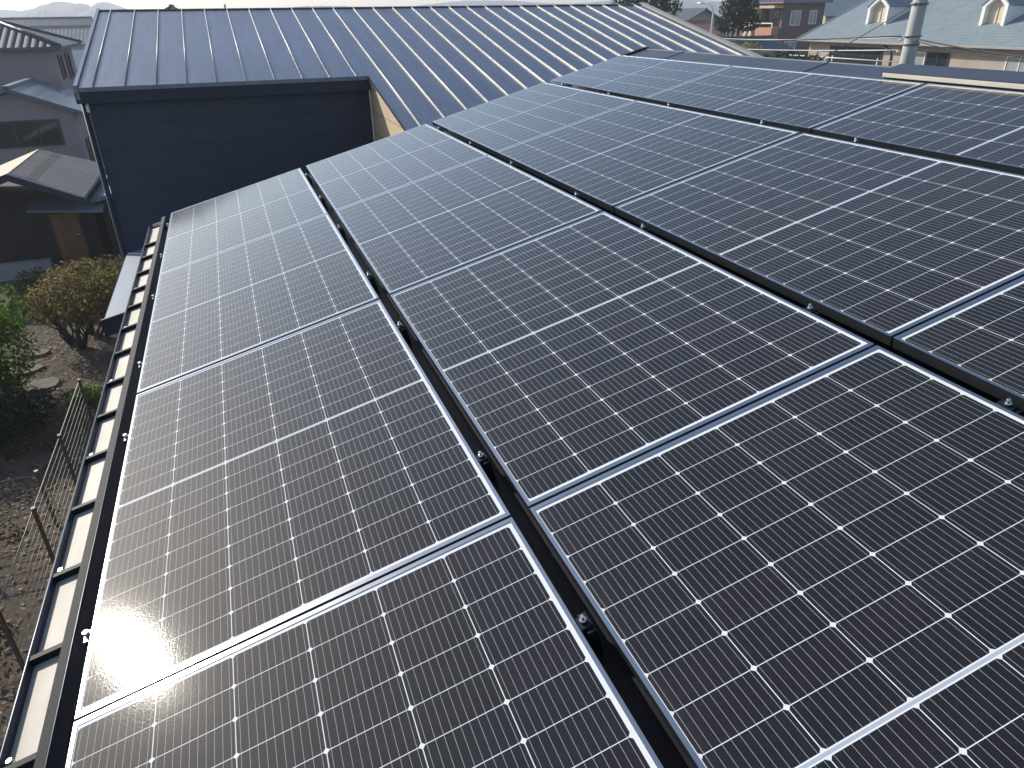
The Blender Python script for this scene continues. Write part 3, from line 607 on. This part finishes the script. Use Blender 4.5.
plant('dark_shrub', 'dark shaded evergreen shrub in front of the bright green bush', 'shrub', (-4.45, 7.5, 0),
      [((-4.5, 7.5, .55), (.75, .7, .55)), ((-4.95, 7.3, .8), (.7, .7, .6)), ((-3.9, 7.9, .35), (.4, .4, .3))], 4200, .05, M_LDARK, [(-4.5+rnd.uniform(-.5, .5), 7.5, .9) for _ in range(5)], .04, 33, 'stems')
multi('russet_shrub', 'rounded russet leaved shrub with bare stems beside the dark house', 'shrub', [(-3.6, 11.5, 0), (-3.9, 11.9, 0), (-3.3, 11.9, 0), (-3.5, 12.4, 0)],
      [((-3.6, 11.9, 1.2), (.95, .95, .50)), ((-4.15, 11.7, 1.05), (.55, .65, .42)), ((-2.9, 12.0, 1.15), (.7, .8, .5)), ((-3.4, 11.2, 1.05), (.65, .55, .40)), ((-3.5, 13.0, 1.25), (.9, .9, .45)), ((-2.9, 13.2, 1.2), (.6, .8, .45))], 6500, .048, M_LGOLD,
      [(-3.5+rnd.uniform(-1.1, 1.0), 12.0+rnd.uniform(-1.0, 1.0), rnd.uniform(.9, 1.45)) for _ in range(34)], .030, 21)
plant('green_bush', 'dense bright green topped bush at the left edge of the garden', 'bush', (-4.95, 9.3, 0),
      [((-4.75, 9.4, 1.0), (.8, .8, .95)), ((-5.2, 9.2, 1.45), (.8, .8, 1.0)), ((-4.65, 9.9, 1.65), (.7, .7, .65)), ((-5.2, 8.6, .9), (.7, .6, .8)), ((-4.75, 8.9, .5), (.5, .5, .5))], 7500, .055, M_LGREEN,
      [(-5+rnd.uniform(-.5, .5), 9.3+rnd.uniform(-.5, .5), rnd.uniform(1, 1.8)) for _ in range(7)], .06, 22, 'stems')
plant('pale_shrub', 'small pale olive rounded shrub before the concrete wall', 'shrub', (-5.0, 15.6, 0),
      [((-5.0, 15.6, .45), (.75, .6, .45)), ((-4.4, 15.8, .4), (.5, .5, .4)), ((-5.4, 15.5, .35), (.4, .4, .35))], 2600, .05, M_LOLIVE, [(-5+rnd.uniform(-.4, .5), 15.6, .7) for _ in range(5)], .03, 23, 'stems')
plant('garden_weed', 'low bright green weed clump on the brown garden soil', 'plant', (-3.2, 8.6, 0), [((-3.2, 8.6, .12), (.40, .22, .14)), ((-3.0, 8.4, .1), (.2, .2, .12))], 420, .05, M_LGREEN, [(-3.1, 8.6, .2)], .01, 24, 'stems')
plant('leggy_shrub', 'thin yellowing shrub beside the shed roof ridge', 'shrub', (-6.6, 24.3, 0),
      [((-7.2, 24.4, 1.9), (.9, .5, .55)), ((-5.9, 24.4, 2.0), (.6, .4, .5)), ((-6.3, 24.3, 2.5), (.25, .25, .35)), ((-5.2, 24.5, 1.9), (.5, .4, .5))], 1500, .075, M_LGOLD, [(-7.2, 24.4, 2.2), (-6.3, 24.3, 2.7), (-5.3, 24.5, 2.2), (-6.8, 24.2, 2.2)], .05, 25, 'stems', shell=.5)
plant('street_tree', 'sparse dark street tree left of the terracotta house', 'tree', (43.4, 51.3, 0),
      [((43.4, 51.4, 7.0), (1.7, 1.5, 1.2)), ((42.5, 51.6, 5.9), (1.2, 1.1, .8)), ((44.3, 51.2, 6.0), (1.2, 1.1, .8)), ((43.3, 51.4, 8.2), (1.3, 1.2, 1.2))], 2600, .17, M_LDARK,
      [(43.4, 51.4, 8.4), (42.3, 51.6, 6.4), (44.4, 51.2, 6.5), (43.9, 51.8, 7.4), (42.8, 50.9, 7.4)], .16, 26, shell=.55)
plant('leafy_tree', 'dark leafy tree over the right end of the metal roof ridge', 'tree', (41.5, 64, 0),
      [((41.5, 64, 7.4), (2.4, 2.2, 1.6)), ((39.5, 64.5, 7.0), (1.8, 1.8, 1.2)), ((43.4, 63.5, 7.2), (1.6, 1.7, 1.2)), ((40.8, 64, 8.8), (1.8, 1.8, 1.2))], 2600, .22, M_LDARK, [(41.5, 64, 8.5), (39.6, 64.5, 7.6), (43.3, 63.5, 7.8)], .2, 27)
plant('hedge_bush', 'dark clipped bush behind the ridge left of the slate house', 'bush', (27.5, 25.5, 0),
      [((27.5, 25.5, 4.45), (.9, .9, .65)), ((28.4, 24.7, 4.4), (.8, .8, .55)), ((26.6, 26.2, 4.4), (.7, .7, .5))], 1800, .09, M_LDARK, [(27.5, 25.5, 4.4), (28.6, 24.7, 4.3)], .12, 28)
plant('yellow_shrub', 'yellowish shrub behind the ridge under the street tree', 'shrub', (31.2, 33.4, 0),
      [((31.2, 33.4, 4.5), (.7, .7, .7)), ((30.4, 34.0, 4.5), (.6, .6, .6)), ((32.1, 33.0, 4.2), (.6, .6, .5))], 900, .10, leaf('yellowed_leaves', [(.25, .21, .07), (.35, .30, .12), (.16, .15, .05)]), [(31.2, 33.4, 4.9), (30.4, 34, 4.8)], .1, 29)
for (x, y, z, s) in ((-20, 75, 6.0, 2.2), (-33, 100, 6.4, 3), (-5.5, 80, 6.3, 2)):
    plant('distant_tree', {-20: 'dark tree rising among the left rooftops near the tiled ridge', -33: 'broad dark tree among the farthest left rooftops', -5.5: 'dark tree above the left end of the metal roof'}[x], 'tree', (x, y, 0),
          [((x, y, z-1), (s, s, 1.2)), ((x+s*.6, y, z-1.6), (s*.7, s*.7, 1))], 900, .22, M_LDARK, [(x, y, z)], .2, int(60+y), group='distant trees at the left')

# stones in the garden
M_STONE = mottled('weathered_stone', (.10, .09, .075), (.19, .17, .14), 7, .9, .8, 30, .02)
for (x, y, r, lab) in ((-4.6, 10.6, .35, 'flat pale stepping stone beside the green bush'), (-4.1, 9.6, .42, 'larger flat grey stepping stone in the middle of the garden'), (-4.5, 11.5, .25, 'small pale stone under the russet shrub'), (-3.1, 11.0, .22, 'small stone right of the russet shrub stems')):
    rr = random.Random(int(r*1000)); m = MB(); n = 11; ring = [(x+math.cos(2*math.pi*i/n)*r*rr.uniform(.75, 1.1), y+math.sin(2*math.pi*i/n)*r*.8*rr.uniform(.75, 1.1)) for i in range(n)]
    m.face([(a, b, .06) for a, b in ring])
    for i in range(n):
        a, b = ring[i], ring[(i+1) % n]; m.face([(a[0]*1.0+(a[0]-x)*.12, a[1]+(a[1]-y)*.12, 0), (b[0]+(b[0]-x)*.12, b[1]+(b[1]-y)*.12, 0), (b[0], b[1], .06), (a[0], a[1], .06)])
    tag(m.build('stepping_stone', M_STONE, None, (x, y, 0)), lab, 'stone', 'stepping stones in the garden')

# wire fence along the eave side and a cross fence
FO = (-2.82, 3, 0); t = thing('wire_fence', 'rusty wire fence with horizontal strands running below the eave', 'fence', FO)
for y in (7.2, 5.1, 3.05, 1.05, -1.0):
    m = MB(); m.box((-2.84, y-.022, 0), (-2.80, y+.022, 1.03)); m.tube([(-2.82, y, 1.0301), (-2.82, y, 1.06)], .03, 8, 1)
    m.build('post', [M_RUST, M_WIRE], t, FO)
for k in range(9):
    m = MB(); z = 1.0-.115*k; m.tube([(-2.84, 7.2, z), (-2.84, 5.1, z-.01), (-2.84, 3.05, z), (-2.84, 1.05, z)], .004 if k else .009, 5); m.build('strand', M_WIRE, t, FO)
FO = (-4, 4.1, 0); t = thing('cross_fence', 'short wire fence branching left across the garden', 'fence', FO)
for x in (-2.98, -4.4, -5.8):
    m = MB(); m.box((x-.02, 4.1, 0), (x+.02, 4.14, 1.0)); m.tube([(x, 4.12, 1.0001), (x, 4.12, 1.03)], .03, 8, 1); m.build('post', [M_RUST, M_WIRE], t, FO)
for k in range(5):
    m = MB(); m.tube([(-2.98, 4.08, .97-.16*k), (-5.8, 4.08, .97-.16*k)], .014 if k == 0 else .008, 5); m.build('strand', M_WIRE, t, FO)

rnd = random.Random(44); m = MB()
for _ in range(5200):
    x = -4.0+rnd.gauss(0, 1.1); y = rnd.uniform(-1, 13.5); p = Vector((x, y, .012+rnd.uniform(0, .03))); an = rnd.uniform(0, 6.28); s = rnd.uniform(.02, .05)
    a = Vector((math.cos(an), math.sin(an), rnd.uniform(-.3, .3)))*s; b = Vector((-math.sin(an), math.cos(an), rnd.uniform(-.3, .3)))*s*.5
    m.face([p-a, p-b, p+a, p+b])
o = m.build('leaf_litter', leaf('fallen_leaves', [(.13, .07, .045), (.22, .13, .08), (.15, .11, .065), (.30, .19, .12)], .1)); o['kind'] = 'stuff'; tag(o, 'brown fallen leaves scattered over the garden soil', 'leaves')

rnd = random.Random(91); m = MB()
for _ in range(46):
    cx, cy = rnd.uniform(-6.2, -2.95), rnd.uniform(-1.5, 8.0)
    if -3.15 < cx < -2.6: continue
    foliage(m, [((cx, cy, .06), (rnd.uniform(.12, .4), rnd.uniform(.12, .4), rnd.uniform(.06, .2)))], rnd.randint(60, 190), .035, rnd, .5, .8)
o = m.build('ground_cover', leaf('low_weeds', [(.03, .045, .015), (.06, .065, .02), (.10, .06, .03), (.07, .035, .025), (.04, .06, .02)], .3)); o['kind'] = 'stuff'; tag(o, 'low green and reddish weeds on the dark soil round the wire fence', 'weeds')

# ------------------------------------------------------------------ air
hz = MB(); hz.box((-950, -60, -1), (950, 1560, 40)); ho = hz.build('haze', bpy.data.materials.new('haze_air')); ho['kind'] = 'stuff'
tag(ho, 'thin pale blue haze over the far rooftops and hills', 'haze')
hm = ho.data.materials[0]; hm.use_nodes = True; ht = hm.node_tree; ht.nodes.clear()
hv = ht.nodes.new('ShaderNodeVolumePrincipled'); hv.inputs['Density'].default_value = .0008; hv.inputs['Color'].default_value = (.80, .87, 1, 1); hv.inputs['Anisotropy'].default_value = .3
hout = ht.nodes.new('ShaderNodeOutputMaterial'); ht.links.new(hv.outputs[0], hout.inputs['Volume'])
